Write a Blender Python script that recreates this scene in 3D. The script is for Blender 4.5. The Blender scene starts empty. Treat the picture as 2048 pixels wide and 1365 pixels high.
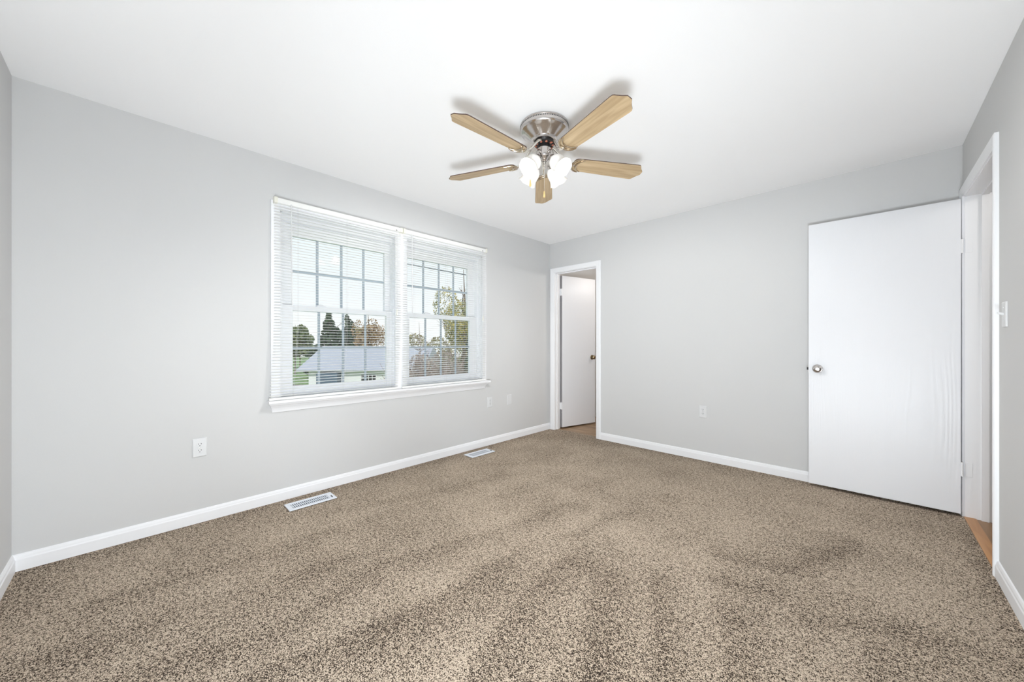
import bpy, bmesh, math, random
from mathutils import Vector, Matrix
random.seed(7)
R = math.radians
C = bpy.context.scene.collection
SC = bpy.context.scene

# ------------------------------------------------------------------ camera, world, sun, big lights, exposure
W, L, H = 3.466, 4.238, 2.44            # room: x across to the doorway wall, y along the window wall
CAM = (3.0124, 0.4251, 1.1212)
cd = bpy.data.cameras.new('camera'); cam = bpy.data.objects.new('camera', cd); C.objects.link(cam)
cd.sensor_fit = 'HORIZONTAL'; cd.sensor_width = 36.0
cd.lens = 36.0 * 730.96 / 2048.0
cd.shift_y = 6.03 / 2048.0
cd.clip_start = 0.02; cd.clip_end = 400
cam.location = CAM; cam.rotation_euler = (R(90), 0, R(44.176))
SC.camera = cam

vs = SC.view_settings
vs.view_transform = 'Standard'; vs.look = 'None'; vs.gamma = 1.0; vs.use_curve_mapping = False
vs.exposure = 0.03
SC.cycles.max_bounces = 12; SC.cycles.diffuse_bounces = 8; SC.cycles.glossy_bounces = 4
SC.cycles.transparent_max_bounces = 24; SC.cycles.transmission_bounces = 6
SC.cycles.sample_clamp_indirect = 6.0
SC.cycles.caustics_reflective = False; SC.cycles.caustics_refractive = False

wd = bpy.data.worlds.new('sky'); SC.world = wd; wd.use_nodes = True
nt = wd.node_tree; nt.nodes.clear()
wo = nt.nodes.new('ShaderNodeOutputWorld'); bg = nt.nodes.new('ShaderNodeBackground')
tc = nt.nodes.new('ShaderNodeTexCoord'); sx = nt.nodes.new('ShaderNodeSeparateXYZ'); rp = nt.nodes.new('ShaderNodeValToRGB')
nt.links.new(tc.outputs['Generated'], sx.inputs[0]); nt.links.new(sx.outputs['Z'], rp.inputs[0])
nt.links.new(rp.outputs[0], bg.inputs[0]); nt.links.new(bg.outputs[0], wo.inputs[0])
rp.color_ramp.elements[0].position = 0.0; rp.color_ramp.elements[0].color = (1, 1, 1, 1)
rp.color_ramp.elements[1].position = 0.6; rp.color_ramp.elements[1].color = (0.50, 0.68, 1.0, 1)
e = rp.color_ramp.elements.new(0.25); e.color = (0.90, 0.955, 1.0, 1)
bg.inputs[1].default_value = 1.1

sd = bpy.data.lights.new('sun', 'SUN'); so = bpy.data.objects.new('sun', sd); C.objects.link(so)
sd.energy = 2.4; sd.angle = R(1.0); sd.color = (1.0, 0.95, 0.86)
so.rotation_euler = Vector((-0.62, 0.42, -0.55)).to_track_quat('-Z', 'Y').to_euler()

# added fill lights behind the camera, standing in for flash heads: one bounced off the short wall, three tipped up to the ceiling
for at_, aim_, watts_, size_, spread_ in (((3.28, 0.80, 0.70), (-0.45, -1.0, -0.12), 42.0, 0.40, 180),
                                          ((3.1, 0.3, 0.25), (-0.66, 0.70, 0.33), 11.0, 0.58, 84),
                                          ((3.1, 0.3, 0.25), (-0.16, 0.95, 0.44), 20.0, 0.58, 110),
                                          ((3.1, 0.3, 0.25), (-0.95, 0.25, 0.55), 11.0, 0.58, 110)):
    fd = bpy.data.lights.new('flash_fill', 'AREA'); fo = bpy.data.objects.new('flash_fill', fd); C.objects.link(fo)
    fd.shape = 'DISK'; fd.size = size_; fd.energy = watts_; fd.color = (0.87, 0.94, 1.0); fd.spread = R(spread_)
    fo.location = at_; fo.rotation_euler = Vector(aim_).to_track_quat('-Z', 'Y').to_euler()

# ------------------------------------------------------------------ materials
def mat(name, col, rough=0.6, metal=0.0, spec=0.5, **kw):
    m = bpy.data.materials.new(name); m.use_nodes = True
    b = m.node_tree.nodes['Principled BSDF']
    b.inputs['Base Color'].default_value = (*col, 1)
    b.inputs['Roughness'].default_value = rough; b.inputs['Metallic'].default_value = metal
    b.inputs['Specular IOR Level'].default_value = spec
    for k, v in kw.items():
        b.inputs[k.replace('_', ' ')].default_value = v
    return m
def nodes(m): return m.node_tree.nodes, m.node_tree.links, m.node_tree.nodes['Principled BSDF']
def obj_coords(N, Lk, scale=(1, 1, 1)):
    t = N.new('ShaderNodeTexCoord'); mp = N.new('ShaderNodeMapping')
    mp.inputs['Scale'].default_value = scale
    Lk.new(t.outputs['Object'], mp.inputs[0]); return mp.outputs[0]
def bump_noise(m, scale, strength, dist=0.002, detail=3):
    N, Lk, b = nodes(m)
    v = obj_coords(N, Lk)
    n = N.new('ShaderNodeTexNoise'); n.inputs['Scale'].default_value = scale; n.inputs['Detail'].default_value = detail
    bp = N.new('ShaderNodeBump'); bp.inputs['Strength'].default_value = strength; bp.inputs['Distance'].default_value = dist
    Lk.new(v, n.inputs['Vector']); Lk.new(n.outputs[0], bp.inputs['Height']); Lk.new(bp.outputs[0], b.inputs['Normal'])

M = {}
M['wall'] = mat('wall_paint', (0.615, 0.616, 0.613), 0.65, spec=0.25); bump_noise(M['wall'], 160, 0.06)
M['ceiling'] = mat('ceiling_paint', (0.935, 0.937, 0.945), 0.8, spec=0.15); bump_noise(M['ceiling'], 120, 0.05)
M['trim'] = mat('trim_paint', (0.86, 0.865, 0.88), 0.38, spec=0.4)
M['door'] = mat('door_paint', (0.80, 0.81, 0.835), 0.38, spec=0.5)
M['plastic'] = mat('white_plastic', (0.69, 0.695, 0.70), 0.35)
M['cream'] = mat('cream_plastic', (0.82, 0.81, 0.72), 0.4)
M['dark'] = mat('dark_slot', (0.03, 0.03, 0.03), 0.6)
M['slat'] = mat('blind_slat', (0.86, 0.86, 0.84), 0.42)
M['vinyl'] = mat('window_vinyl', (0.86, 0.865, 0.88), 0.4)
M['backlit_grille'] = mat('backlit_grey_grille', (0.40, 0.46, 0.51), 0.5)  # backlit shade of the whitish bars is put into this grey
M['bare_edge'] = mat('unpainted_door_edge', (0.30, 0.29, 0.30), 0.8)
M['register'] = mat('register_enamel', (0.80, 0.84, 0.90), 0.35)
M['damper'] = mat('register_damper', (0.13, 0.17, 0.21), 0.5)
M['nickel'] = mat('brushed_nickel', (0.58, 0.55, 0.53), 0.17, 1.0)
M['nickel_polished'] = mat('polished_nickel', (0.80, 0.77, 0.72), 0.14, 1.0)
M['champagne'] = mat('blade_iron_metal', (0.62, 0.52, 0.39), 0.25, 1.0)
M['black'] = mat('black_metal', (0.015, 0.014, 0.014), 0.4)
M['copper'] = mat('copper_winding', (0.55, 0.20, 0.13), 0.45, 0.6)
M['brass'] = mat('aged_brass', (0.42, 0.33, 0.20), 0.22, 1.0)
M['fob'] = mat('fob_wood', (0.80, 0.56, 0.24), 0.45)
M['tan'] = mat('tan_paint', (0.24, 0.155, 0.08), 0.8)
M['siding'] = mat('white_siding', (0.85, 0.85, 0.86), 0.7)
M['siding_dark'] = mat('slate_siding', (0.10, 0.14, 0.19), 0.7)
M['roof'] = mat('roof_shingle', (0.46, 0.46, 0.475), 0.9, spec=0.1); bump_noise(M['roof'], 4, 0.6, 0.02)
M['cable'] = mat('cable_rubber', (0.10, 0.13, 0.16), 0.6)
M['bark'] = mat('bark', (0.16, 0.12, 0.09), 0.9, spec=0.1)
M['twig'] = mat('bare_twig', (0.30, 0.24, 0.20), 0.9, spec=0.1)

# wood-grain relief on the flush door
N, Lk, b = nodes(M['door'])
v = obj_coords(N, Lk, (1, 1, 0.13))
nz = N.new('ShaderNodeTexNoise'); nz.inputs['Scale'].default_value = 2.6; nz.inputs['Detail'].default_value = 2
mx = N.new('ShaderNodeVectorMath'); mx.operation = 'MULTIPLY_ADD'; mx.inputs[1].default_value = (0.5, 0.5, 0.5)
wv = N.new('ShaderNodeTexWave'); wv.wave_type = 'BANDS'; wv.bands_direction = 'X'; wv.inputs['Scale'].default_value = 16
wv.inputs['Distortion'].default_value = 1.5; wv.inputs['Detail'].default_value = 2
bp = N.new('ShaderNodeBump'); bp.inputs['Strength'].default_value = 0.13; bp.inputs['Distance'].default_value = 0.002
Lk.new(v, nz.inputs['Vector']); Lk.new(nz.outputs['Color'], mx.inputs[0]); Lk.new(v, mx.inputs[2])
Lk.new(mx.outputs[0], wv.inputs['Vector']); Lk.new(wv.outputs[1], bp.inputs['Height']); Lk.new(bp.outputs[0], b.inputs['Normal'])

def wood(name, c1, c2, scale, ax=(0.08, 1, 1), rough=0.45, var=None):
    m = mat(name, c1, rough); N, Lk, b = nodes(m)
    v = obj_coords(N, Lk, ax)
    n = N.new('ShaderNodeTexNoise'); n.inputs['Scale'].default_value = scale; n.inputs['Detail'].default_value = 6; n.inputs['Distortion'].default_value = 0.8
    r = N.new('ShaderNodeValToRGB'); r.color_ramp.elements[0].position = 0.34; r.color_ramp.elements[1].position = 0.66
    r.color_ramp.elements[0].color = (*c1, 1); r.color_ramp.elements[1].color = (*c2, 1)
    Lk.new(v, n.inputs['Vector']); Lk.new(n.outputs[0], r.inputs[0]); Lk.new(r.outputs[0], b.inputs['Base Color'])
    return m
M['oak'] = wood('light_oak', (0.40, 0.285, 0.16), (0.58, 0.44, 0.27), 34)
M['edge'] = mat('blade_edge', (0.10, 0.06, 0.045), 0.5)
M['threshold'] = wood('threshold_wood', (0.42, 0.20, 0.07), (0.55, 0.28, 0.11), 30, (1, 0.08, 1), 0.35)
M['hallwood'] = wood('hall_wood', (0.22, 0.12, 0.05), (0.36, 0.20, 0.09), 26, (1, 0.06, 1), 0.35)
M['bathwood'] = wood('bath_wood', (0.24, 0.15, 0.08), (0.42, 0.28, 0.16), 22, (0.08, 1, 1), 0.4)

# glass: clear pane with a faint reflection
m = bpy.data.materials.new('window_glass'); m.use_nodes = True; N = m.node_tree.nodes; Lk = m.node_tree.links; N.clear()
o_ = N.new('ShaderNodeOutputMaterial'); t_ = N.new('ShaderNodeBsdfTransparent'); g_ = N.new('ShaderNodeBsdfGlossy'); x_ = N.new('ShaderNodeMixShader')
g_.inputs['Roughness'].default_value = 0.02; x_.inputs[0].default_value = 0.05; t_.inputs[0].default_value = (0.97, 0.985, 0.985, 1)
Lk.new(t_.outputs[0], x_.inputs[1]); Lk.new(g_.outputs[0], x_.inputs[2]); Lk.new(x_.outputs[0], o_.inputs[0])
M['glass'] = m

# lit opal glass of the fan shades
m = bpy.data.materials.new('opal_glass'); m.use_nodes = True; N, Lk, b = nodes(m)
b.inputs['Base Color'].default_value = (0.93, 0.91, 0.87, 1); b.inputs['Roughness'].default_value = 0.25
b.inputs['Emission Color'].default_value = (1.0, 0.95, 0.88, 1); b.inputs['Emission Strength'].default_value = 0.15
M['opal'] = m
m = bpy.data.materials.new('lit_bulb'); m.use_nodes = True; N, Lk, b = nodes(m)
b.inputs['Emission Color'].default_value = (1.0, 0.93, 0.82, 1); b.inputs['Emission Strength'].default_value = 2.5
M['bulb'] = m

# carpet: flecked twist pile with brushed streaks and darker edge bands (attribute 'nap')
m = mat('flecked_carpet', (0.4, 0.33, 0.26), 0.95, spec=0.05); N, Lk, b = nodes(m)
t_ = N.new('ShaderNodeTexCoord')
pile_tone = N.new('ShaderNodeAttribute'); pile_tone.attribute_name = 'pile_tone'
n1 = N.new('ShaderNodeTexNoise'); n1.inputs['Scale'].default_value = 250; n1.inputs['Detail'].default_value = 2.0; n1.inputs['Roughness'].default_value = 0.55
n2 = N.new('ShaderNodeTexNoise'); n2.inputs['Scale'].default_value = 70; n2.inputs['Detail'].default_value = 3
vo = N.new('ShaderNodeTexVoronoi'); vo.inputs['Scale'].default_value = 240
n3 = N.new('ShaderNodeTexNoise'); n3.inputs['Scale'].default_value = 2.3; n3.inputs['Detail'].default_value = 4
for n in (n1, n2, vo, n3): Lk.new(t_.outputs['Object'], n.inputs['Vector'])
def mth(op, a, bb, cc=None):
    n = N.new('ShaderNodeMath'); n.operation = op
    for i, x in enumerate((a, bb, cc)):
        if x is None: continue
        if isinstance(x, (int, float)): n.inputs[i].default_value = x
        else: Lk.new(x, n.inputs[i])
    return n.outputs[0]
sep = N.new('ShaderNodeSeparateColor'); Lk.new(vo.outputs['Color'], sep.inputs[0])
# fleck value: fine noise, coarse clumps, tuft-to-tuft randomness, minus the nap
f = mth('ADD', mth('MULTIPLY', n1.outputs[0], 1.0), mth('MULTIPLY', n2.outputs[0], 0.34))
f = mth('ADD', f, mth('MULTIPLY', sep.outputs[0], 0.24))
f = mth('ADD', f, mth('MULTIPLY', mth('SUBTRACT', n3.outputs[0], 0.5), 0.14))
f = mth('SUBTRACT', f, mth('MULTIPLY', pile_tone.outputs['Fac'], 0.058))
r = N.new('ShaderNodeValToRGB'); el = r.color_ramp.elements
el[0].position = 0.650; el[0].color = (0.035, 0.026, 0.021, 1)
el[1].position = 0.91; el[1].color = (0.71, 0.595, 0.475, 1)
for p_, c_ in ((0.700, (0.12, 0.087, 0.064)), (0.740, (0.33, 0.258, 0.193)), (0.81, (0.50, 0.41, 0.315))):
    q = el.new(p_); q.color = (*c_, 1)
Lk.new(f, r.inputs[0]); Lk.new(r.outputs[0], b.inputs['Base Color'])
bp = N.new('ShaderNodeBump'); bp.inputs['Strength'].default_value = 0.7; bp.inputs['Distance'].default_value = 0.006
Lk.new(f, bp.inputs['Height']); Lk.new(bp.outputs[0], b.inputs['Normal'])
M['carpet'] = m

def leafmat(name, c1, c2):
    m = mat(name, c1, 0.8, spec=0.1); N, Lk, b = nodes(m)
    v = obj_coords(N, Lk); n = N.new('ShaderNodeTexNoise'); n.inputs['Scale'].default_value = 3.0; n.inputs['Detail'].default_value = 4
    r = N.new('ShaderNodeValToRGB'); r.color_ramp.elements[0].position = 0.4; r.color_ramp.elements[1].position = 0.6
    r.color_ramp.elements[0].color = (*c1, 1); r.color_ramp.elements[1].color = (*c2, 1)
    Lk.new(v, n.inputs['Vector']); Lk.new(n.outputs[0], r.inputs[0]); Lk.new(r.outputs[0], b.inputs['Base Color'])
    return m
M['leaf_dark'] = leafmat('dark_evergreen_leaf', (0.035, 0.06, 0.04), (0.09, 0.13, 0.07))
M['leaf_green'] = leafmat('green_leaf', (0.10, 0.14, 0.07), (0.26, 0.29, 0.14))
M['leaf_yellow'] = leafmat('yellowing_leaf', (0.16, 0.20, 0.09), (0.55, 0.44, 0.12))
M['leaf_russet'] = leafmat('russet_leaf', (0.26, 0.17, 0.10), (0.50, 0.36, 0.20))
M['leaf_olive'] = leafmat('olive_leaf', (0.20, 0.18, 0.08), (0.42, 0.37, 0.18))
M['leaf_dry'] = leafmat('dry_leaf', (0.26, 0.20, 0.16), (0.46, 0.38, 0.31))
M['lawn'] = leafmat('lawn_grass', (0.16, 0.26, 0.08), (0.34, 0.42, 0.18))
M['soil'] = leafmat('bare_soil', (0.30, 0.23, 0.19), (0.44, 0.36, 0.32))

# ------------------------------------------------------------------ mesh helpers
class MB:
    def __init__(s): s.bm = bmesh.new(); s.mi = 0
    def face(s, vs):
        try: f = s.bm.faces.new(vs)
        except ValueError: return None
        f.material_index = s.mi; return f
    def box(s, x0, x1, y0, y1, z0, z1):
        v = [s.bm.verts.new(p) for p in ((x0,y0,z0),(x1,y0,z0),(x1,y1,z0),(x0,y1,z0),(x0,y0,z1),(x1,y0,z1),(x1,y1,z1),(x0,y1,z1))]
        for q in ((3,2,1,0),(4,5,6,7),(0,1,5,4),(1,2,6,5),(2,3,7,6),(3,0,4,7)): s.face([v[i] for i in q])
        return s
    def prism(s, prof, fn):
        """prof: closed list of 2D points; fn(p2, end) -> 3D for end 0/1"""
        a = [s.bm.verts.new(fn(p, 0)) for p in prof]; b = [s.bm.verts.new(fn(p, 1)) for p in prof]
        n = len(prof)
        for i in range(n): s.face([a[i], a[(i+1) % n], b[(i+1) % n], b[i]])
        s.face(a[::-1]); s.face(b); return s
    def lathe(s, prof, mtx=Matrix(), seg=32, cap=True, wave=None):
        rings = []
        for (r, z) in prof:
            ring = []
            for k in range(seg):
                a = 2*math.pi*k/seg
                rr, zz = (r, z) if wave is None else wave(r, z, a)
                ring.append(s.bm.verts.new(mtx @ Vector((rr*math.cos(a), rr*math.sin(a), zz))))
            rings.append(ring)
        for i in range(len(rings)-1):
            for k in range(seg): s.face([rings[i][k], rings[i][(k+1) % seg], rings[i+1][(k+1) % seg], rings[i+1][k]])
        if cap: s.face(rings[0][::-1]); s.face(rings[-1])
        return s
    def tube(s, pts, rad, seg=8):
        pts = [Vector(p) for p in pts]; n = len(pts); rings = []
        rads = rad if isinstance(rad, (list, tuple)) else [rad]*n
        up = None
        for i, p in enumerate(pts):
            t = (pts[min(i+1, n-1)] - pts[max(i-1, 0)]).normalized()
            if up is None:
                up = Vector((0, 0, 1)) if abs(t.z) < 0.9 else Vector((1, 0, 0))
            u = (up - t*up.dot(t)).normalized(); w = t.cross(u); up = u
            rings.append([s.bm.verts.new(p + rads[i]*(u*math.cos(2*math.pi*k/seg) + w*math.sin(2*math.pi*k/seg))) for k in range(seg)])
        for i in range(n-1):
            for k in range(seg): s.face([rings[i][k], rings[i][(k+1) % seg], rings[i+1][(k+1) % seg], rings[i+1][k]])
        s.face(rings[0][::-1]); s.face(rings[-1]); return s
    def build(s, name, mats, parent=None, smooth=False, bevel=0.0, angle=40):
        bmesh.ops.recalc_face_normals(s.bm, faces=s.bm.faces)
        me = bpy.data.meshes.new(name); s.bm.to_mesh(me); s.bm.free()
        for m in (mats if isinstance(mats, (list, tuple)) else [mats]): me.materials.append(m)
        o = bpy.data.objects.new(name, me); C.objects.link(o)
        if parent is not None: o.parent = parent
        if smooth:
            me.polygons.foreach_set('use_smooth', [True]*len(me.polygons))
            me.set_sharp_from_angle(angle=R(angle))
        if bevel:
            md = o.modifiers.new('edge', 'BEVEL'); md.width = bevel; md.segments = 2; md.limit_method = 'ANGLE'
        return o
def box(name, m, x0, x1, y0, y1, z0, z1, parent=None, bevel=0.0):
    return MB().box(x0, x1, y0, y1, z0, z1).build(name, m, parent, bevel=bevel)
def empty(name, loc=(0, 0, 0), rz=0.0):
    o = bpy.data.objects.new(name, None); o.empty_display_size = 0.05; C.objects.link(o); o.location = loc; o.rotation_euler = (0, 0, rz); return o
def tag(o, label, cat, group=None, kind=None):
    o['label'] = label; o['category'] = cat
    if group: o['group'] = group
    if kind: o['kind'] = kind
    return o
def st(o, label, cat): return tag(o, label, cat, kind='structure')
def dup(o, parent=None):
    c = o.copy(); C.objects.link(c); c.parent = parent
    for ch in o.children: dup(ch, c)
    return c

# ------------------------------------------------------------------ room shell
WT = 0.14                                    # outer wall thickness
WY0, WY1, WZ0, WZ1 = 1.142, 3.046, 0.700, 2.080   # rough opening of the double window
w = MB(); w.box(-WT, 0, -0.12, WY0, -0.12, H+0.12); w.box(-WT, 0, WY1, 7.0, -0.12, H+0.12)
w.box(-WT, 0, WY0, WY1, -0.12, WZ0); w.box(-WT, 0, WY0, WY1, WZ1, H+0.12)
st(w.build('wall_left', M['wall']), 'long light grey wall holding the double window', 'wall')
DB0, DB1, DBT = 0.088, 0.702, 2.045          # doorway in the back wall
BT = 0.115
w = MB(); w.box(0, DB0-0.018, L, L+BT, -0.02, H); w.box(DB1+0.018, W+BT, L, L+BT, -0.02, H); w.box(DB0-0.018, DB1+0.018, L, L+BT, DBT+0.018, H)
st(w.build('wall_back', M['wall']), 'light grey far wall with the narrow doorway and one outlet', 'wall')
DR0, DR1, DRT = 3.372, 4.165, 2.075          # doorway in the right wall
w = MB(); w.box(W, W+BT, -0.12, DR0-0.018, -0.02, H); w.box(W, W+BT, DR1+0.018, L, -0.02, H); w.box(W, W+BT, DR0-0.018, DR1+0.018, DRT+0.018, H)
st(w.build('wall_right', M['wall']), 'light grey wall with the light switch beside the hall doorway', 'wall')
st(box('wall_front', M['wall'], 0, W, -0.12, 0, -0.02, H), 'short sliver of light grey wall meeting the window wall', 'wall')
st(box('ceiling', M['ceiling'], 0, W+BT, 0, L+BT, H, H+0.12), 'smooth white bedroom ceiling around the fan', 'ceiling')

# carpet floor: fine grid carrying the brushed streaks and the darker bands along the edges
STREAKS_AND_BANDS = [  # floor polyline, sharp side width, soft side width (soft side = right of travel), depth
 ([(0.62,0.30),(0.65,0.54),(0.69,0.79),(0.71,1.22),(0.74,1.7)], .05, .13, .55),
 ([(0.90,0.10),(0.94,0.44),(0.95,0.59),(1.01,0.85),(1.05,1.15)], .06, .14, .75),
 ([(1.20,0.25),(1.24,0.47),(1.29,0.59),(1.37,0.81),(1.32,0.96),(1.27,1.15)], .05, .12, .8),
 ([(1.20,1.12),(1.23,1.28),(1.34,1.63),(1.44,2.05),(1.5,2.5)], .04, .13, .8),
 ([(1.52,0.55),(1.54,0.77),(1.61,1.09),(1.66,1.3),(1.66,1.5),(1.64,1.75)], .03, .17, 1.0),
 ([(2.16,0.9),(2.04,1.23),(1.98,1.48),(1.91,1.67),(1.88,1.95)], .025, .17, 1.0),
 ([(2.62,0.95),(2.34,1.47),(2.21,1.71),(2.09,1.94)], .02, .16, .95),
 ([(2.72,1.25),(2.5,1.65),(2.4,1.89),(2.28,2.13)], .02, .14, .95),
 ([(2.84,1.5),(2.68,1.82),(2.61,2.06),(2.55,2.2)], .02, .13, .8),
 ([(0.46,1.35),(0.60,1.75),(0.69,2.15),(0.78,2.6)], .05, .08, .55),
 ([(0.72,1.44),(0.75,1.88)], .04, .07, .6),
 ([(2.50,2.34),(2.66,2.40)], .06, .06, .8),
 ([(2.48,2.58),(2.6,2.62),(2.72,2.67),(2.81,2.81),(2.97,3.25)], .09, .05, .9),
 ([(1.79,2.2),(1.81,2.5),(1.88,2.74)], .04, .05, .75),
 ([(2.85,2.33),(2.98,2.42)], .05, .05, .7), ([(3.05,2.0),(3.03,2.16),(3.02,2.3)], .03, .08, .7),
 ([(3.10,2.50),(3.26,2.56),(3.40,2.55)], .06, .07, .8),
 ([(2.75,4.17),(3.2,4.10),(3.44,4.06)], .22, .12, .75), ([(3.44,3.9),(3.44,2.3)], .07, .05, .8),  # darker bands at the open door's foot and along the switch wall
 ([(0.03,0.0),(0.03,4.2)], .11, .11, .9), ([(0.1,4.2),(3.4,4.2)], .12, .12, .75), ([(0.0,0.02),(1.2,0.02)], .12, .12, .6),  # darker bands following the wall edges
 ([(0.2,4.0),(0.9,4.15)], .3, .3, .6), ([(1.05,2.3),(1.15,3.0)], .06, .1, .4), ([(1.4,2.8),(1.5,3.3)], .05, .12, .35),  # first entry: broad darker patch before the narrow doorway
]
def pile_tone_at(x, y):
    best = 0.0
    for pts, a, b_, k in STREAKS_AND_BANDS:
        for i in range(len(pts)-1):
            ax, ay = pts[i]; bx, by = pts[i+1]; dx, dy = bx-ax, by-ay; ll = dx*dx+dy*dy
            t = ((x-ax)*dx+(y-ay)*dy)/ll
            tc_ = min(1, max(0, t)); px, py = x-ax-tc_*dx, y-ay-tc_*dy; d = math.hypot(px, py)
            if d > 0.9: continue
            side = dx*(y-ay)-dy*(x-ax)
            wd_ = a if side > 0 else b_
            v_ = k*math.exp(-(d/wd_)**1.6)
            if v_ > best: best = v_
    return best
bm = bmesh.new(); nx, ny = 140, 172
g = {}
for j in range(ny+1):
    for i in range(nx+1): g[i, j] = bm.verts.new((W*i/nx, L*j/ny, 0))
for j in range(ny):
    for i in range(nx): bm.faces.new((g[i, j], g[i+1, j], g[i+1, j+1], g[i, j+1]))
q = [bm.verts.new(p) for p in ((DB0, L, 0), (DB1, L, 0), (DB1, L+0.075, 0), (DB0, L+0.075, 0))]; bm.faces.new(q)
me = bpy.data.meshes.new('floor'); bm.to_mesh(me); bm.free(); me.materials.append(M['carpet'])
at = me.attributes.new('pile_tone', 'FLOAT', 'POINT')
for v_ in me.vertices: at.data[v_.index].value = pile_tone_at(v_.co.x, v_.co.y)
fl = bpy.data.objects.new('floor', me); C.objects.link(fl)
st(fl, 'flecked beige and brown carpet with vacuum streaks and darker edges', 'carpet')

# baseboards
BBP = [(0, 0), (0.013, 0), (0.013, 0.056), (0.010, 0.062), (0.009, 0.070), (0.005, 0.079), (0.0, 0.082)]
def bb(name, fn, label):
    st(MB().prism(BBP, fn).build(name, M['trim']), label, 'baseboard')
bb('baseboard_left', lambda p, e: (p[0], L if e else 0, p[1]), 'white baseboard under the window wall')
bb('baseboard_back', lambda p, e: (W if e else DB1+0.066, L-p[0], p[1]), 'white baseboard along the far wall behind the open door')
bb('baseboard_right', lambda p, e: (W-p[0], DR0-0.066 if e else 0, p[1]), 'white baseboard below the light switch wall')
bb('baseboard_front', lambda p, e: (W if e else 0.0, p[0], p[1]), 'white baseboard sliver along the short wall by the corner')

# door casings: a frame of three mitred pieces with a stepped profile
CP = [(0, 0), (0, 0.010), (0.012, 0.013), (0.040, 0.017), (0.054, 0.018), (0.060, 0.014), (0.060, 0)]   # (across from opening edge, out of wall)
def casing(name, a0, a1, top, place, label, rev=0.005, wl=0.060, wr=0.060):
    m_ = MB()
    for side, edge, wid in ((-1, a0-rev, wl), (1, a1+rev, wr)):
        m_.prism(CP, lambda p, e, s=side, ed=edge, k=wid/0.060: place(ed+s*p[0]*k, p[1], (top+rev+p[0]) if e else 0.0))
    m_.prism(CP, lambda p, e: place((a1+rev+p[0]*wr/0.060) if e else (a0-rev-p[0]*wl/0.060), p[1], top+rev+p[0]))
    return st(m_.build(name, M['trim']), label, 'door casing')
casing('trim_1', DB0, DB1, DBT, lambda a, t, z: (a, L-t, z), 'white casing around the narrow far doorway in the corner')
t2 = casing('trim_2', DR0, DR1, DRT, lambda a, t, z: (W-t, a, z), 'white casing around the hall doorway beside the wide open door')
box('strike_plate', M['trim'], W-0.004, W+0.03, DR0+0.0005, DR0+0.0035, 0.89, 0.95, t2)
def jamb(name, a0, a1, top, place, label, s0, s1):
    m_ = MB()
    def bx(a, b_, d0, d1, z0, z1):
        p = [place(a, d0, z0), place(b_, d1, z1)]
        m_.box(*[f(p[0][i], p[1][i]) for i in range(3) for f in (min, max)])
    bx(a0-0.018, a0, 0, BT, 0, top+0.018); bx(a1, a1+0.018, 0, BT, 0, top+0.018); bx(a0, a1, 0, BT, top, top+0.018)
    bx(a0, a0+0.011, s0, s1, 0, top); bx(a1-0.011, a1, s0, s1, 0, top); bx(a0+0.011, a1-0.011, s0, s1, top-0.011, top)
    return st(m_.build(name, M['trim']), label, 'door jamb')
j1 = jamb('trim_3', DB0, DB1, DBT, lambda a, d, z: (a, L+d, z), 'white jamb lining the narrow far doorway', 0.04, 0.075)
j2 = jamb('trim_4', DR0, DR1, DRT, lambda a, d, z: (W+d, a, z), 'white jamb with two painted hinges beside the wide open door', 0.067, 0.097)
for z in (0.31, 1.755):
    box('hinge', M['trim'], W+0.001, W+0.032, DR1-0.0025, DR1-0.0002, z-0.045, z+0.045, j2, 0.0008)

# ------------------------------------------------------------------ the two doors
def knob(parent, mt, u, z, face, sgn, n1='knob', r=0.026):
    mtx = Matrix.Translation((u, face, z)) @ Matrix.Rotation(R(90)*sgn, 4, 'X')      # local +z points out of the leaf
    kb = MB().lathe([(0.0, 0.0), (0.033, 0.0), (0.0335, 0.003), (0.030, 0.008), (0.018, 0.010)], mtx, 36, cap=False).build('rosette', mt, parent, True)
    k2 = MB().lathe([(0.011, 0.008), (0.011, 0.020), (0.016, 0.025), (r, 0.034), (r+0.0015, 0.042), (r-0.003, 0.049), (0.014, 0.052), (0.006, 0.0525), (0.0, 0.0515)], mtx, 36, cap=False).build(n1, mt, parent, True)
    b_ = MB().lathe([(0.0, 0.0515), (0.004, 0.0515), (0.004, 0.054), (0.0, 0.0545)], mtx, 12, cap=False).build('lock_button', mt, k2, True)
    return kb
# wide flush door standing open against the far wall
d2 = box('door_2', M['door'], 2.679, 3.448, 4.145, 4.180, 0.021, 2.062, bevel=0.0015)
st(d2, 'wide flush white wood-grain door standing open by the hall doorway', 'door')
knob(d2, M['nickel'], 2.734, 0.928, 4.145, 1)
lt = box('latch', M['dark'], 2.667, 2.679, 4.157, 4.168, 0.916, 0.936, d2)
box('latch_plate', M['nickel'], 2.6780, 2.6795, 4.151, 4.174, 0.898, 0.954, d2)
for z in (0.31, 1.755):
    MB().lathe([(0.0, -0.045), (0.006, -0.045), (0.006, 0.045), (0.0, 0.045)], Matrix.Translation((3.4525, 4.149, z)), 12, cap=False).build('hinge_barrel', M['trim'], d2, True)
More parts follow.
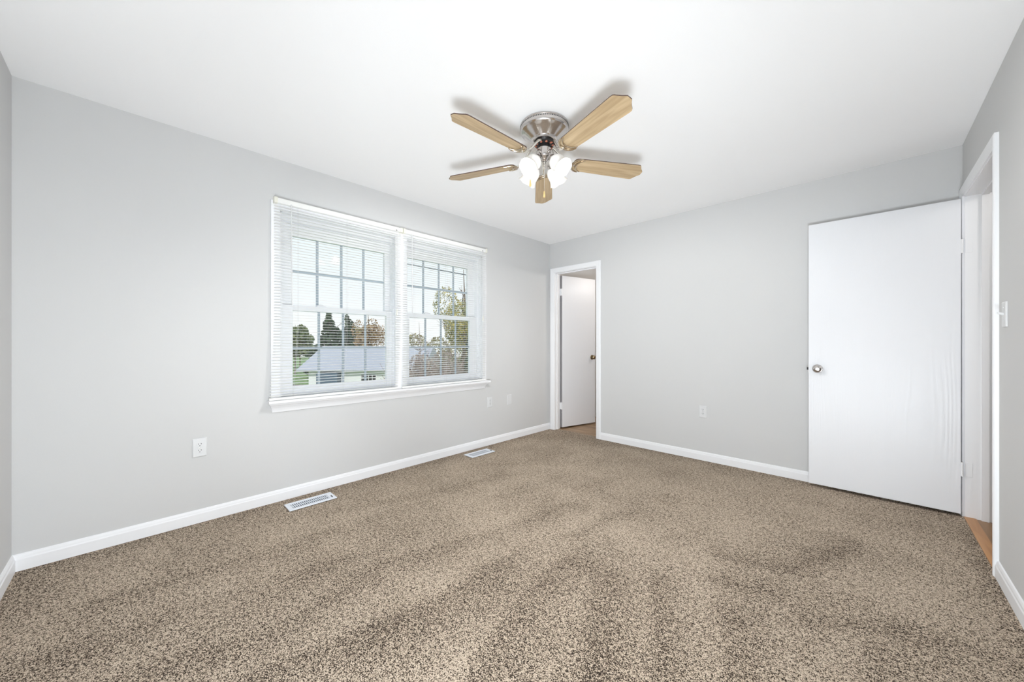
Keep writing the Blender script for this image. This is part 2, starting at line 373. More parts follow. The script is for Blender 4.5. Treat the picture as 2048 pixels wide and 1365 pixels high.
# narrow door swung into the room beyond the far doorway; local x along the leaf, origin at its hinge
d1 = MB().box(0.006, 0.606, -0.035, 0.0, 0.018, 2.028).build('door_1', M['door'], bevel=0.0015)
d1.location = (0.082, L+BT+0.006, 0); d1.rotation_euler = (0, 0, R(76))
st(d1, 'narrow flush white door ajar inside the far doorway', 'door')
knob(d1, M['brass'], 0.545, 0.935, -0.035, 1, r=0.025)
for z in (0.30, 1.81):
    MB().lathe([(0.0, -0.045), (0.007, -0.045), (0.007, 0.045), (0.0, 0.045)], Matrix.Translation((0.0, 0.003, z)), 12, cap=False).build('hinge_barrel', M['trim'], d1, True)
    box('hinge', M['trim'], -0.003, 0.008, -0.036, 0.002, z-0.045, z+0.045, d1)

for a_, b__ in ((0.02, 0.253), (0.347, 1.763), (1.857, 2.026)):
    box('hinge_edge', M['bare_edge'], 0.0052, 0.006, -0.034, -0.001, a_, b__, d1)

# ------------------------------------------------------------------ rooms beyond the doorways
st(box('floor_hall', [M['hallwood']], W+0.046, 5.0, 2.3, 5.6, -0.03, 0.0), 'dark wood plank floor of the hall beyond the doorway', 'floor')
st(box('trim_5', M['threshold'], W-0.004, W+0.046, DR0, DR1, -0.03, 0.004), 'warm wood threshold strip between carpet and hall floor', 'threshold')
w = MB(); w.box(4.85, 5.0, 2.3, 5.6, 0, H); w.box(W+BT, 4.85, 2.2, 2.3, 0, H); w.box(W+BT, 4.85, 5.6, 5.7, 0, H); w.box(W, W+BT, L+BT, 5.7, 0, H)
st(w.build('wall_hall', M['wall']), 'light grey hall walls seen past the open door', 'wall')
st(box('ceiling_hall', M['ceiling'], W+BT, 5.0, 2.2, 5.7, H, H+0.1), 'white ceiling over the hall', 'ceiling')
st(box('floor_bath', M['bathwood'], 0, 2.4, L+0.075, 6.6, -0.03, -0.002), 'brown wood-look floor beyond the far doorway', 'floor')
w = MB(); w.box(2.3, 2.4, L+BT, 6.6, 0, H); w.box(0, 2.3, 6.5, 6.6, 0, H)
st(w.build('wall_bath', M['wall']), 'pale wall of the small room beyond the far doorway', 'wall')
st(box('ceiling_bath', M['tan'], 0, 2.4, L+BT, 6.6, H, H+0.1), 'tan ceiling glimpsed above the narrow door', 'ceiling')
def lamp(name, loc, en, rad=0.1, col=(1, 0.93, 0.84)):
    d = bpy.data.lights.new(name, 'POINT'); d.energy = en; d.shadow_soft_size = rad; d.color = col
    o = bpy.data.objects.new(name, d); C.objects.link(o); o.location = loc; return o
lamp('hall_fill_light', (4.2, 3.6, 2.2), 10, col=(1, 0.97, 0.93))  # unseen light, added to brighten the hall
lamp('bath_fill_light', (1.3, 5.3, 2.1), 26, col=(1, 0.96, 0.92))  # unseen light, added to brighten the bath and the narrow door's leaf

# ------------------------------------------------------------------ window trim: casing, mullion, stool, apron
w = MB()
CW = 0.057
def wc(y0, y1, z0, z1): w.box(0, 0.018, y0, y1, z0, z1)
wc(WY0-CW, WY0, 0.724, WZ1+CW); wc(WY1, WY1+CW, 0.724, WZ1+CW); wc(WY0, WY1, WZ1, WZ1+CW); wc(2.026, 2.140, 0.724, WZ1)
w.box(-0.035, 0, WY0, WY0+0.012, WZ0, WZ1); w.box(-0.035, 0, WY1-0.012, WY1, WZ0, WZ1); w.box(-0.035, 0, WY0, WY1, WZ1-0.012, WZ1)
st(w.build('trim_6', M['trim'], bevel=0.002), 'white flat casing and centre post around the double window', 'window casing')
sp = [(-0.04, 0.702), (0.060, 0.702), (0.067, 0.707), (0.067, 0.719), (0.060, 0.724), (-0.04, 0.724)]
w = MB(); w.prism([(0.0, 0.702), (0.060, 0.702), (0.067, 0.707), (0.067, 0.719), (0.060, 0.724), (0.0, 0.724)], lambda p, e: (p[0], 3.126 if e else 1.063, p[1]))
w.box(-0.035, 0.0, WY0, WY1, 0.702, 0.724)
st(w.build('trim_7', M['trim']), 'white window stool ledge below both blinds', 'window sill')
ap = [(0, 0.636), (0.010, 0.638), (0.014, 0.650), (0.022, 0.668), (0.034, 0.684), (0.046, 0.694), (0.048, 0.702), (0, 0.702)]
st(MB().prism(ap, lambda p, e: (p[0], (3.080+p[0]*0.6) if e else (1.100-p[0]*0.6), p[1])).build('trim_8', M['trim']), 'white moulded apron under the window stool', 'window apron')

def window(name, y0, y1, gy0, gy1, label):
    m_ = MB()                                 # outer frame of the unit
    m_.box(-0.125, -0.035, y0, y0+0.028, WZ0, WZ1); m_.box(-0.125, -0.035, y1-0.028, y1, WZ0, WZ1)
    m_.box(-0.125, -0.035, y0+0.028, y1-0.028, WZ1-0.05, WZ1); m_.box(-0.125, -0.035, y0+0.028, y1-0.028, WZ0, WZ0+0.028)
    root = m_.build(name, M['vinyl']); st(root, label, 'window')
    for nm, x0, x1, gz0, gz1, top, bot in (('upper_sash', -0.112, -0.082, 1.412, 1.932, 0.100, 0.040), ('lower_sash', -0.076, -0.044, 0.806, 1.370, 0.042, 0.078)):
        s = MB()
        s.box(x0, x1, y0+0.028, gy0, gz0-bot, gz1+top); s.box(x0, x1, gy1, y1-0.028, gz0-bot, gz1+top)
        s.box(x0, x1, gy0, gy1, gz1, gz1+top); s.box(x0, x1, gy0, gy1, gz0-bot, gz0)
        so_ = s.build(nm, M['vinyl'], root, bevel=0.002)
        xc = (x0+x1)/2
        box('glass', M['glass'], xc-0.008, xc-0.006, gy0, gy1, gz0, gz1, so_)
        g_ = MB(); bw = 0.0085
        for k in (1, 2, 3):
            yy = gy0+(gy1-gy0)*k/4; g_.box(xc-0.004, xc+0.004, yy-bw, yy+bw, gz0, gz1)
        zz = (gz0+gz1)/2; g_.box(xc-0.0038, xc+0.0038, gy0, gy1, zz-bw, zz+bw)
        g_.build('muntin_grid', M['backlit_grille'], so_)
        if nm == 'lower_sash':
            ym = gy0+(gy1-gy0)*0.27
            k_ = MB(); k_.box(x0+0.004, x1+0.004, ym-0.03, ym+0.03, gz1+top, gz1+top+0.010); k_.box(x0+0.008, x1-0.002, ym-0.012, ym+0.012, gz1+top+0.010, gz1+top+0.018)
            k_.build('sash_lock', M['vinyl'], so_, bevel=0.002)
window('window_1', WY0+0.001, 2.052, 1.237, 1.974, 'double-hung white window with gridded panes facing the grey roof')
window('window_2', 2.114, WY1-0.001, 2.200, 2.922, 'double-hung white window with gridded panes facing the tall tree')
st(box('trim_9', M['vinyl'], -0.125, -0.001, 2.052, 2.114, WZ0, WZ1), 'white vertical post joining the two window units', 'window post')

# ------------------------------------------------------------------ mini blinds
def blind(y0, y1, swing, ladders, wand, cord, label):
    root = empty('window_blind', (0.036, (y0+y1)/2, 2.16)); tag(root, label, 'blind', 'white mini blinds on the double window')
    oy = (y0+y1)/2
    def bld(m_, name, mt, **k):
        o = m_.build(name, mt, root, **k); o.location = (-0.036, -oy, -2.16); return o
    hr = [(0.020, 2.113), (0.052, 2.113), (0.054, 2.116), (0.054, 2.146), (0.050, 2.149), (0.020, 2.149)]
    bld(MB().prism(hr, lambda p, e: (p[0], y1-0.022 if e else y0+0.022, p[1])), 'headrail', M['slat'])
    for ye in (y0, y1-0.022):
        bld(MB().box(0.0185, 0.057, ye, ye+0.022, 2.110, 2.152), 'bracket', M['cream'], bevel=0.002)
    sh = lambda z: -swing*max(0.0, min(1.0, (1.30-z)/0.56))**1.4
    pitch = 0.0205; zz = 0.756; sl = MB(); tilt = R(-5); k = 0
    while zz < 2.108:
        cs = []
        for t in (-1, -0.5, 0, 0.5, 1):
            u = t*0.0125; h = 0.0017*(1-t*t)
            cs.append((0.036+u*math.cos(tilt)-h*math.sin(tilt), zz+u*math.sin(tilt)+h*math.cos(tilt)))
        jit = random.uniform(-0.0008, 0.0008)
        dy = sh(zz); th = 0.00035
        prof = [(a, b_+jit) for a, b_ in cs] + [(a, b_+jit-th) for a, b_ in cs[::-1]]
        sl.prism(prof, lambda p, e: (p[0], (y1-0.004 if e else y0+0.004)+dy*(1.0 if e else 0.8), p[1]))
        zz += pitch; k += 1
    bld(sl, 'slat_panel', M['slat'], smooth=True)
    dy = sh(0.735)
    br = [(0.026, 0.7265), (0.046, 0.7265), (0.049, 0.730), (0.048, 0.740), (0.044, 0.743), (0.028, 0.743), (0.024, 0.740), (0.023, 0.730)]
    bld(MB().prism(br, lambda p, e: (p[0], (y1-0.004 if e else y0+0.004)+dy*(1.0 if e else 0.8), p[1])), 'bottom_rail', M['slat'])
    for yl in ladders:
        m_ = MB()
        for xx in (0.0225, 0.0495):
            m_.tube([(xx, yl+sh(z)*0.9, z) for z in (2.115, 1.7, 1.3, 1.1, 0.95, 0.85, 0.742)], 0.0006, 5)
        bld(m_, 'ladder_cord', M['plastic'])
    m_ = MB(); m_.tube([(0.060, wand, 2.118), (0.062, wand, 2.10), (0.061, wand+0.004, 1.40)], 0.0038, 6)
    bld(m_, 'tilt_wand', M['plastic'], smooth=True)
    m_ = MB()
    for d_ in (-0.004, 0.004): m_.tube([(0.058, cord+d_, 2.116), (0.0585, cord+d_*0.6, 1.42)], 0.0009, 5)
    co = bld(m_, 'lift_cord', M['plastic'])
    ta = MB().lathe([(0.0, 1.425), (0.003, 1.425), (0.006, 1.40), (0.007, 1.38), (0.005, 1.372), (0.0, 1.372)], Matrix.Translation((0.0585, cord, 0)), 12, cap=False).build('tassel', M['cream'], co, True)
    box('cord_lock', M['dark'], 0.0535, 0.0555, cord-0.008, cord+0.004, 2.117, 2.124, root).location = (-0.036, -oy, -2.16)
    return root
blind(1.096, 2.078, 0.040, (1.25, 1.60, 1.955), 1.200, 2.020, 'white slatted blind, wider of the two, its bottom rail swung sideways')
blind(2.086, 3.084, 0.012, (2.20, 2.56, 2.94), 2.165, 3.020, 'white slatted blind hanging straight in front of the tall tree')

# ------------------------------------------------------------------ outlets, blank plate, light switch
def plate_mesh(name, parent=None, w_=0.070, h_=0.115, t=0.006):
    m_ = MB(); a, b_ = w_/2, h_/2; i = 0.004
    v0 = [m_.bm.verts.new(p) for p in ((-a, 0, -b_), (a, 0, -b_), (a, 0, b_), (-a, 0, b_))]
    v1 = [m_.bm.verts.new(p) for p in ((-a, t*.5, -b_), (a, t*.5, -b_), (a, t*.5, b_), (-a, t*.5, b_))]
    v2 = [m_.bm.verts.new(p) for p in ((-a+i, t, -b_+i), (a-i, t, -b_+i), (a-i, t, b_-i), (-a+i, t, b_-i))]
    for A, B in ((v0, v1), (v1, v2)):
        for k in range(4): m_.face([A[k], A[(k+1) % 4], B[(k+1) % 4], B[k]])
    m_.face(v2); m_.face(v0[::-1])
    return m_.build(name, M['plastic'], parent)
def outlet(loc, rz, label, group='white duplex outlets low on the walls'):
    root = empty('electrical_outlet', loc, rz); tag(root, label, 'outlet', group)
    plate_mesh('cover_plate', root)
    for s in (1, -1):
        zc = 0.0195*s
        pr = []
        for k in range(24):
            a = 2*math.pi*k/24; pr.append((0.0172*math.cos(a), max(-0.0135, min(0.0135, 0.0172*math.sin(a)))))
        rc = MB().prism(pr, lambda p, e: (p[0], 0.0085 if e else 0.004, zc+p[1])).build('receptacle', M['plastic'], root)
        for dx, hh in ((-0.0064, 0.0040), (0.0064, 0.0034)):
            box('slot', M['dark'], dx-0.0013, dx+0.0013, 0.0078, 0.0088, zc+0.0035-hh+0.001, zc+0.0035+hh+0.001, rc)
        MB().lathe([(0.0, 0.0078), (0.0026, 0.0078), (0.0026, 0.0088), (0.0, 0.0088)], Matrix.Translation((0, 0, zc-0.0068)) @ Matrix.Rotation(R(-90), 4, 'X'), 10, cap=False).build('ground_hole', M['dark'], rc)
    MB().lathe([(0.0, 0.005), (0.003, 0.005), (0.003, 0.0072), (0.0, 0.0074)], Matrix.Rotation(R(-90), 4, 'X'), 10, cap=False).build('screw', M['nickel'], root)
    return root
outlet((0.0005, 0.705, 0.470), R(-90), 'white duplex outlet on the window wall near the short wall')
outlet((0.0005, 3.170, 0.473), R(-90), 'white duplex outlet on the window wall just past the window apron')
outlet((1.878, L-0.0005, 0.468), R(180), 'white duplex outlet alone on the far wall between the doors')
bp_ = empty('blank_plate', (0.0005, 3.480, 0.470), R(-90)); tag(bp_, 'blank white cover plate between the window wall outlet and the corner doorway', 'wall plate')
plate_mesh('cover_plate', bp_)
for z in (-0.03, 0.03):
    MB().lathe([(0.0, 0.005), (0.0028, 0.005), (0.0028, 0.0068), (0.0, 0.007)], Matrix.Translation((0, 0, z)) @ Matrix.Rotation(R(-90), 4, 'X'), 10, cap=False).build('screw', M['plastic'], bp_)
sw = empty('light_switch', (W-0.0005, 3.190, 1.257), R(90)); tag(sw, 'white toggle light switch beside the hall doorway casing', 'light switch')
plate_mesh('cover_plate', sw)
MB().prism([(-0.0055, -0.006), (0.0055, -0.006), (0.0055, 0.006), (-0.0055, 0.006)], lambda p, e: (p[0]*(0.8 if e else 1), 0.024 if e else 0.004, p[1]*(0.7 if e else 1)+(0.008 if e else 0))).build('toggle', M['plastic'], sw, bevel=0.001)
for z in (-0.03, 0.03):
    MB().lathe([(0.0, 0.005), (0.0028, 0.005), (0.0028, 0.0072), (0.0, 0.0074)], Matrix.Translation((0, 0, z)) @ Matrix.Rotation(R(-90), 4, 'X'), 10, cap=False).build('screw', M['plastic'], sw)

# ------------------------------------------------------------------ floor registers
def register(cx, cy, rz, label):
    root = empty('floor_register', (cx, cy, 0.004), rz); tag(root, label, 'floor vent', 'white floor registers under the window wall')
    a, b_ = 0.067, 0.152; t = 0.007
    m_ = MB()
    ia, ib0, ib1 = 0.040, -0.122, 0.112
    for (x0, x1, y0, y1) in ((-a, -ia, -b_, b_), (ia, a, -b_, b_), (-ia, ia, -b_, ib0), (-ia, ia, ib1, b_)): m_.box(x0, x1, y0, y1, 0, t)
    m_.build('frame', M['register'], root, bevel=0.002)
    lv = MB(); n = 19
    for k in range(n):
        yy = ib0+(ib1-ib0)*(k+0.5)/n
        lv.prism([(yy-0.0034, t-0.0005), (yy+0.0020, t-0.0005), (yy+0.0034, t-0.0035), (yy-0.002, t-0.0035)], lambda p, e: (ia if e else -ia, p[0], p[1]))
    lv.box(-0.003, 0.003, ib0, ib1, t-0.004, t-0.0008)
    lv.build('louver_panel', M['register'], root)
    box('damper', M['damper'], -ia, ia, ib0, ib1, 0.0, 0.002, root)
    box('lever', M['dark'], 0.012, 0.040, 0.127, 0.1315, t-0.001, t+0.004, root)
    return root
register(0.190, 1.290, 0.0, 'white floor register below the wider blind')
register(0.176, 2.872, 0.0, 'white floor register nearer the corner doorway')

# ------------------------------------------------------------------ ceiling fan
FX, FY = 1.612, 2.146
fan = empty('ceiling_fan', (FX, FY, H)); tag(fan, 'five-blade oak and brushed nickel ceiling fan with four lit glass shades', 'ceiling fan')
dn = lambda prof: [(r_, -d_) for r_, d_ in prof]
hs = MB()
hs.lathe(dn([(0.0, 0.0), (0.144, 0.0), (0.1455, 0.003), (0.1455, 0.009), (0.1440, 0.0105), (0.1455, 0.012), (0.1455, 0.032), (0.1435, 0.038), (0.139, 0.043)]), seg=72, cap=False)
hs.lathe(dn([(0.139, 0.043), (0.130, 0.047), (0.118, 0.056), (0.104, 0.067), (0.090, 0.078), (0.080, 0.086)]), seg=72, cap=False)
hs.lathe(dn([(0.080, 0.086), (0.077, 0.087), (0.075, 0.090), (0.073, 0.098), (0.066, 0.100), (0.0, 0.100)]), seg=72, cap=False)
ho = hs.build('motor_housing', M['nickel'], fan, True, angle=25)
hv = MB()
for k in range(90):
    a = 2*math.pi*k/90
    hv.prism([(-0.0026, -0.0145), (0.0026, -0.0145), (0.0026, -0.0205), (-0.0026, -0.0205)], lambda p, e, a=a: (math.cos(a)*(0.1462 if e else 0.142)-math.sin(a)*p[0], math.sin(a)*(0.1462 if e else 0.142)+math.cos(a)*p[0], p[1]))
hv.build('vent_band', M['dark'], ho)
MB().lathe(dn([(0.0, 0.098), (0.058, 0.098), (0.060, 0.102), (0.060, 0.114), (0.050, 0.118), (0.0, 0.118)]), seg=40, cap=False).build('flywheel', M['black'], fan, True)
w = MB()
for k in range(10):
    a = 2*math.pi*k/10; w.lathe([(0.0, -0.006), (0.006, -0.004), (0.007, 0.0), (0.006, 0.004), (0.0, 0.006)], Matrix.Translation((0.050*math.cos(a), 0.050*math.sin(a), -0.119)), 10, cap=False)
w.build('winding', M['copper'], fan, True)
MB().lathe(dn([(0.0, 0.112), (0.034, 0.112), (0.036, 0.140), (0.0, 0.142)]), seg=32, cap=False).build('yoke', M['black'], fan, True)
MB().lathe(dn([(0.0, 0.138), (0.038, 0.138), (0.041, 0.141), (0.041, 0.186), (0.038, 0.192), (0.026, 0.198), (0.020, 0.208), (0.014, 0.214), (0.0, 0.216)]), seg=40, cap=False).build('switch_housing', M['nickel'], fan, True)
MB().lathe(dn([(0.0, 0.212), (0.009, 0.214), (0.011, 0.222), (0.007, 0.230), (0.006, 0.246), (0.009, 0.252), (0.006, 0.260), (0.0, 0.263)]), seg=20, cap=False).build('finial', M['nickel_polished'], fan, True)

# blades
BL0, BL1 = 0.185, 0.660
def blade_outline():
    pts = []
    half = [(0.0, 0.030), (0.004, 0.040), (0.014, 0.049), (0.03, 0.0525), (0.12, 0.056), (0.30, 0.0625), (0.415, 0.0665), (0.430, 0.0655), (0.438, 0.060), (0.448, 0.045), (0.458, 0.032), (0.468, 0.022), (0.475, 0.014)]
    for u, hw in half: pts.append((u, hw))
    for u, hw in half[::-1]: pts.append((u, -hw))
    return pts
angles = [267.1, 344.6, 58.0, 129.6, 202.0]
bo = blade_outline()
def smooth_arc(c, r_, a0, a1, n=14): return [(c[0]+r_*math.cos(R(a0+(a1-a0)*k/n)), c[1]+r_*math.sin(R(a0+(a1-a0)*k/n))) for k in range(n+1)]
first = None
zb = 2.230-H
pitch_b = R(12)
def make_blade():
    hub = empty('blade_mount')                       # template only, removed below
    return hub
bm_blade = None; bm_iron = None; bm_cres = None
for k, ang in enumerate(angles):
    if bm_blade is None:
        m_ = MB(); th = 0.0055
        n = len(bo)
        a = [m_.bm.verts.new((u, v_, th/2)) for u, v_ in bo]; b_ = [m_.bm.verts.new((u, v_, -th/2)) for u, v_ in bo]
        m_.mi = 0; m_.face(a); m_.face(b_[::-1]); m_.mi = 1
        for i in range(n): m_.face([a[i], a[(i+1) % n], b_[(i+1) % n], b_[i]])
        bobj = m_.build('blade', [M['oak'], M['edge']], fan); bm_blade = bobj
    else:
        bobj = bm_blade.copy(); C.objects.link(bobj); bobj.parent = fan
    rot = Matrix.Rotation(R(ang), 4, 'Z') @ Matrix.Translation((BL0, 0, zb)) @ Matrix.Rotation(-pitch_b, 4, 'X')
    bobj.matrix_local = rot
    # blade iron: S-shaped arm from the flywheel, then two crescents under the blade root
    if bm_iron is None:
        m_ = MB()
        m_.tube([(-0.130, 0, 0.098), (-0.112, 0, 0.088), (-0.090, 0, 0.062), (-0.066, 0, 0.028), (-0.040, 0, 0.006), (-0.018, 0, -0.004), (0.010, 0, -0.008)], [0.008, 0.0085, 0.008, 0.0075, 0.008, 0.009, 0.006], 10)
        iobj = m_.build('blade_iron', M['nickel_polished'], bobj, True); bm_iron = iobj
        c1 = smooth_arc((0.052, 0), 0.058, 92, 268, 18); c2 = smooth_arc((0.082, 0), 0.062, 108, 252, 18)
        c_ = MB()
        taper = [0.0028+0.0042*math.sin(math.pi*i/18) for i in range(19)]
        c_.tube([(x, y*0.95, -0.006) for x, y in c1], taper, 8)
        c_.tube([(x, y*0.85, -0.006) for x, y in c2], taper, 8)
        cobj = c_.build('crescent', M['champagne'], iobj, True); bm_cres = cobj
    else:
        iobj = bm_iron.copy(); C.objects.link(iobj); iobj.parent = bobj
        cobj = bm_cres.copy(); C.objects.link(cobj); cobj.parent = iobj
for o in [o for o in bpy.data.objects if o.name.startswith('blade_mount')]: bpy.data.objects.remove(o)

# light kit: four arms, sockets, glass shades and bulbs
shade0 = None
for k in range(4):
    az = R(89+90*k)
    base = Matrix.Rotation(az, 4, 'Z')
    tilt_m = Matrix.Translation((0.060, 0, -0.215)) @ Matrix.Rotation(R(180-44), 4, 'Y')     # local +z along the shade axis: down and out
    if shade0 is None:
        a_ = MB(); a_.tube([(0.036, 0, -0.165), (0.052, 0, -0.168), (0.062, 0, -0.185), (0.060, 0, -0.205), (0.064, 0, -0.219)], [0.010, 0.010, 0.010, 0.011, 0.012], 12)
        arm = a_.build('light_arm', M['nickel'], fan, True)
        so_ = MB().lathe([(0.0, -0.006), (0.020, -0.006), (0.024, 0.0), (0.026, 0.020), (0.024, 0.024), (0.0, 0.024)], tilt_m, 28, cap=False).build('socket_cup', M['nickel'], arm, True)
        def wv_(r_, z, a):
            f_ = max(0.0, (z-0.075)/0.045)
            return r_*(1+0.02*f_*math.cos(6*a)), z+0.002*f_*math.cos(6*a)
        outer = [(0.022, 0.012), (0.028, 0.018), (0.041, 0.034), (0.047, 0.052), (0.047, 0.070), (0.046, 0.086), (0.050, 0.102), (0.058, 0.120)]
        inner = [(r_-0.003, z) for r_, z in outer[::-1]]
        sh_ = MB().lathe(outer+inner, tilt_m, 60, cap=False, wave=wv_).build('glass_shade', M['opal'], arm, True, angle=60)
        bu = MB().lathe([(0.0, 0.022), (0.010, 0.024), (0.011, 0.030), (0.017, 0.038), (0.019, 0.044), (0.016, 0.052), (0.008, 0.057), (0.0, 0.058)], tilt_m, 20, cap=False).build('bulb', M['bulb'], arm, True)
        shade0 = (arm, so_, sh_, bu)
        for o in shade0: pass
        arm.matrix_local = base
    else:
        arm = shade0[0].copy(); C.objects.link(arm); arm.parent = fan; arm.matrix_local = base
        for o in shade0[1:]:
            c = o.copy(); C.objects.link(c); c.parent = arm
    p = Matrix.Translation((FX, FY, H)) @ base @ tilt_m @ Vector((0, 0, 0.072))
    ld = lamp('fan_bulb_light', p, 33.0, 0.012, (1.0, 0.99, 0.985))

# pull chains
w = MB(); w.tube([(0, 0, -0.26), (0.001, -0.001, -0.33), (0, 0, -0.392)], 0.0011, 6)
ch = w.build('pull_chain', M['nickel_polished'], fan)
fb = [(0.0, 0.0), (0.002, -0.001), (0.0035, -0.006), (0.0062, -0.028), (0.0065, -0.036), (0.005, -0.040), (0.0, -0.041)]
MB().lathe(fb, Matrix.Translation((0, 0, -0.392)), 14, cap=False).build('pull_fob', M['fob'], ch, True)
fwx, fwy = -0.6969, 0.7172; rtx, rty = 0.7172, 0.6969
def cl(r_, f_): return (rtx*r_+fwx*f_, rty*r_+fwy*f_)
e0 = cl(-0.020, -0.036); e1 = cl(-0.034, -0.075); e2 = cl(-0.092, -0.155)
w = MB(); w.tube([(*e0, -0.185), (*e1, -0.192), (*cl(-0.076, -0.135), -0.225), (*e2, -0.29), (*e2, -0.392)], 0.0011, 6)
ch = w.build('pull_chain', M['nickel_polished'], fan)
MB().lathe(fb, Matrix.Translation((*e2, -0.392)), 14, cap=False).build('pull_fob', M['fob'], ch, True)

# ------------------------------------------------------------------ outdoors
GZ = -3.0
bm = bmesh.new()
vs_ = [bm.verts.new(p) for p in ((-0.6, -40, GZ), (-0.6, 70, GZ), (-130, 70, GZ), (-130, -40, GZ))]; bm.faces.new(vs_)
me = bpy.data.meshes.new('ground'); bm.to_mesh(me); bm.free(); me.materials.append(M['lawn'])
gr = bpy.data.objects.new('ground', me); C.objects.link(gr); st(gr, 'green lawn outside below the window', 'lawn')

def leaves(name, m_, parent, blobs, n, size, flat=0.6):
    b = MB()
    tot = sum(r_[3]*r_[4] for r_ in blobs)
    for (cx, cy, cz, rx, rz) in blobs:
        for _ in range(int(n*rx*rz/tot)):
            while True:
                p = Vector((random.uniform(-1, 1), random.uniform(-1, 1), random.uniform(-1, 1)))
                if 0.25 < p.length < 1: break
            p = p.normalized()*(p.length**0.5)
            c = Vector((cx+p.x*rx, cy+p.y*rx, cz+p.z*rz))
            d = Vector((random.gauss(0, 1), random.gauss(0, 1), random.gauss(0, flat))).normalized()
            u = d.orthogonal().normalized(); u.rotate(Matrix.Rotation(random.uniform(0, 6.28), 3, d)); v_ = d.cross(u)
            s_ = size*random.uniform(0.6, 1.4)
            b.face([b.bm.verts.new(c+u*s_*a+v_*s_*q_) for a, q_ in ((-.7, 0), (0, -.45), (.7, 0), (0, .45))])
    me = bpy.data.meshes.new(name); b.bm.to_mesh(me); b.bm.free(); me.materials.append(m_)
    o = bpy.data.objects.new(name, me); C.objects.link(o); o.parent = parent; return o
def limbs(parent, h, rad, spread, n, name='trunk', m_=None):
    w = MB(); w.tube([(0, 0, 0), (0.02*h, 0, h*0.4), (0, 0.02*h, h*0.75), (0.01*h, 0, h*0.97)], [rad, rad*.8, rad*.5, rad*.12], 7)
    for k in range(n):
        a = random.uniform(0, 6.28); z0 = h*random.uniform(0.2, 0.85); l = spread*random.uniform(0.5, 1.0)*(1.15-z0/h)
        p0 = Vector((0, 0, z0)); p1 = p0+Vector((math.cos(a)*l*.5, math.sin(a)*l*.5, l*.25)); p2 = p0+Vector((math.cos(a+.15)*l, math.sin(a+.15)*l, l*.7))
        w.tube([p0, p1, p2], [rad*.35, rad*.22, rad*.05], 5)
        for q_ in range(3):
            a2 = a+random.uniform(-1, 1); w.tube([p1, p1+Vector((math.cos(a2)*l*.4, math.sin(a2)*l*.4, l*random.uniform(.1, .6)))], [rad*.15, rad*.03], 4)
    return w.build(name, m_ or M['bark'], parent)
def tree(name, x, y, h, wid, lm, label, n=2600, size=0.16, kind='round', cat='tree', group=None, zlow=0.0):
    t = empty(name, (x, y, GZ)); tag(t, label, cat, group)
    limbs(t, h, 0.014*h, wid*0.8, 10)
    if kind == 'cone':
        bl = [(random.uniform(-.05, .05)*wid, random.uniform(-.05, .05)*wid, h*(zlow+(1-zlow)*q_), wid*(1.02-q_)*0.62+0.05, h*0.10) for q_ in (0.12, .24, .36, .48, .60, .72, .84, .94)]
    else:
        bl = []
        for k in range(9):
            a = random.uniform(0, 6.28); r_ = random.uniform(0, wid*0.45)
            bl.append((r_*math.cos(a), r_*math.sin(a), h*random.uniform(0.45, 0.84), wid*random.uniform(.22, .36), h*random.uniform(.10, .16)))
    leaves('crown', lm, t, bl, n, size); return t
G_ = 'trees beyond the window'
tree('conifer_tree', -44.42, 17.08, 7.7, 5.4, M['leaf_dark'], 'dark green pointed evergreen above the grey roof', 3600, 0.30, 'cone', group=G_)
tree('conifer_tree', -56.0, 23.94, 8.5, 5.0, M['leaf_dark'], 'taller dark evergreen beside the russet trees', 3400, 0.30, 'cone', group=G_)
tree('evergreen_tree', -53.1, 15.6, 7.0, 3.2, M['leaf_green'], 'green round-topped tree behind the wider blind, beyond the roof end', 2400, 0.32, group=G_)
tree('evergreen_tree', -63.8, 19.2, 6.3, 5.2, M['leaf_green'], 'low green tree between the roof end and the pointed evergreen', 2600, 0.34, group=G_)
tree('evergreen_tree', -66.0, 29.6, 7.6, 5.6, M['leaf_olive'], 'far olive tree behind the russet trees', 2600, 0.34, group=G_)
tree('autumn_tree', -36.2, 18.09, 8.0, 3.0, M['leaf_russet'], 'russet autumn tree with sparse crown next to the evergreens', 1800, 0.16, group=G_)
tree('autumn_tree', -41.4, 22.84, 7.3, 3.2, M['leaf_russet'], 'smaller russet tree against the centre post of the window', 1500, 0.13, group=G_)
tree('broadleaf_tree', -17.6, 16.6, 9.7, 4.0, M['leaf_yellow'], 'tall loose tree with yellowing leaves outside the straight blind', 6500, 0.10, group=G_)
tree('evergreen_tree', -10.0, 11.4, 5.6, 2.0, M['leaf_dark'], 'near black-green evergreen at the edge of the straight blind', 5200, 0.09, 'cone', group=G_)
hd = empty('hedge', (-35.7, 26.9, GZ)); tag(hd, 'olive hedge row behind the bare shrub thicket', 'hedge')
leaves('foliage', M['leaf_olive'], hd, [(1.95*k, 2.0*k, 2.9+random.uniform(-.3, .5), 1.7, 2.4) for k in range(-1, 4)], 5200, 0.20)
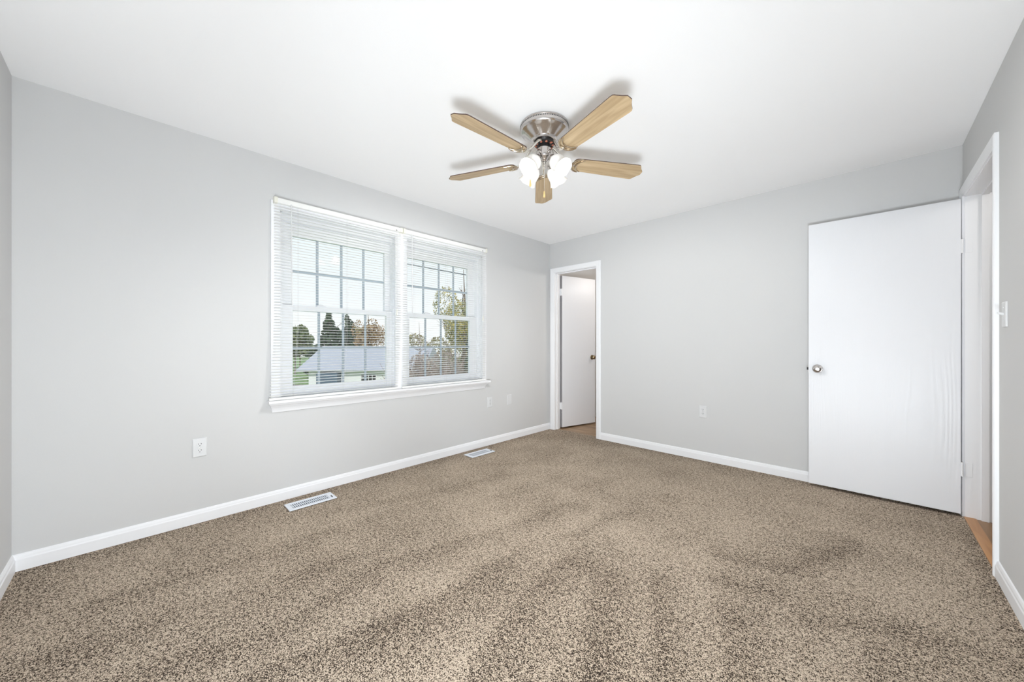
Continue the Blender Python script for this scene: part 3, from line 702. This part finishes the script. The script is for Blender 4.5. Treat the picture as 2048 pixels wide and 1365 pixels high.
def thicket(x, y, h, wid, n, label):
    t = MB()
    for k in range(n):
        a = random.uniform(0, 6.28); r_ = random.uniform(0, wid); p = Vector((r_*math.cos(a), r_*math.sin(a), random.uniform(0, h*.6)))
        d = Vector((random.gauss(0, .5), random.gauss(0, .5), 1)).normalized(); l = random.uniform(.4, 1.3)*h*0.35
        q1 = p+d*l*.5+Vector((random.uniform(-.1, .1), random.uniform(-.1, .1), 0)); q2 = p+d*l+Vector((random.uniform(-.2, .2), random.uniform(-.2, .2), 0))
        q2.z = min(q2.z, h*random.uniform(0.9, 1.0))
        t.tube([p, q1, q2], [0.015, 0.010, 0.004], 4)
    root = empty('bare_shrub', (x, y, GZ)); tag(root, label, 'shrub', 'bare shrubs outside the window')
    t.build('twig_mass', M['twig'], root)
    leaves('dry_leaves', M['leaf_dry'], root, [(0, 0, h*0.45, wid*1.15, h*0.5), (0, 0, h*0.8, wid, h*0.18)], 5200, 0.042)
thicket(-4.85, 5.30, 4.0, 0.40, 1300, 'tan leafless shrub thicket close outside the straight blind')
thicket(-7.30, 7.80, 4.0, 0.62, 1900, 'second leafless shrub thicket beside the near dark evergreen')
tb = empty('bare_tree', (-13.7, 10.65, GZ)); tag(tb, 'thin leafless tree against the pale sky beside the window post', 'tree', G_)
limbs(tb, 5.4, 0.05, 1.6, 34, m_=M['twig'])

# neighbouring house: grey roof, white wall with a gridded window, slate wing
hx, hy = -27.4, 12.7
ra = math.atan2(0.7172*0+5.0, 5.15)
hs_ = empty('neighbor_house', (hx, hy, GZ), ra); tag(hs_, 'white neighbouring house with long grey shingle roof seen through the wider blind', 'house')
MB().box(-3.6, 5.6, 0.3, 6.5, 0, 1.95).build('wall', M['siding'], hs_)
MB().prism([(-0.3, 1.90), (-0.3, 2.0), (3.9, 3.90), (7.0, 2.3), (7.0, 2.2)], lambda p, e: (6.0 if e else -4.3, p[0], p[1])).build('roof', M['roof'], hs_)
MB().box(-2.6, -0.9, -0.4, 0.3, 0, 1.75).build('slate_wing', M['siding_dark'], hs_)
wf = MB().box(0.75, 2.05, 0.24, 0.32, 0.75, 1.65).build('house_window', M['trim'], hs_)
gm = MB()
for i in range(4):
    for j in range(3): gm.box(0.80+i*0.31, 1.05+i*0.31, 0.22, 0.30, 0.80+j*0.28, 1.02+j*0.28)
gm.build('pane', M['dark'], wf)
hg = empty('hip_roof_shed', (-18.5, 11.2, GZ), ra); tag(hg, 'low slate blue shed roof in front of the white house', 'shed')
MB().box(-1.6, 2.6, -1.2, 1.2, 0, 1.15).build('wall', M['siding_dark'], hg)
MB().prism([(-1.5, 1.1), (0, 1.75), (1.5, 1.1)], lambda p, e: (2.9 if e else -1.9, p[0], p[1])).build('roof', M['siding_dark'], hg)
sb = bpy.data.objects.new('soil_bed', None)
bpy.data.objects.remove(sb)
bedm = MB().box(-9, 3, -1.6, 1.6, 0, 0.05).build('soil_bed', M['soil']); bedm.location = (-38.0, 9.5, GZ); bedm.rotation_euler = (0, 0, ra)
tag(bedm, 'bare brown soil strip beyond the lawn', 'soil', kind='structure')
pl = MB().lathe([(0.0, 0.0), (0.13, 0.0), (0.10, 7.0), (0.0, 7.02)], seg=14, cap=False).build('utility_pole', M['bark'], None, True); pl.location = (-7.6, 6.16, GZ)
tag(pl, 'weathered wooden utility pole behind the window centre post', 'utility pole')
cb = MB(); cb.tube([(-7.52+1.45*k, 6.24+1.37*k, 3.68-0.37*k) for k in range(4)], 0.020, 6)
tag(cb.build('utility_cable', M['cable']), 'dark utility cable crossing the sky outside the straight blind', 'cable')
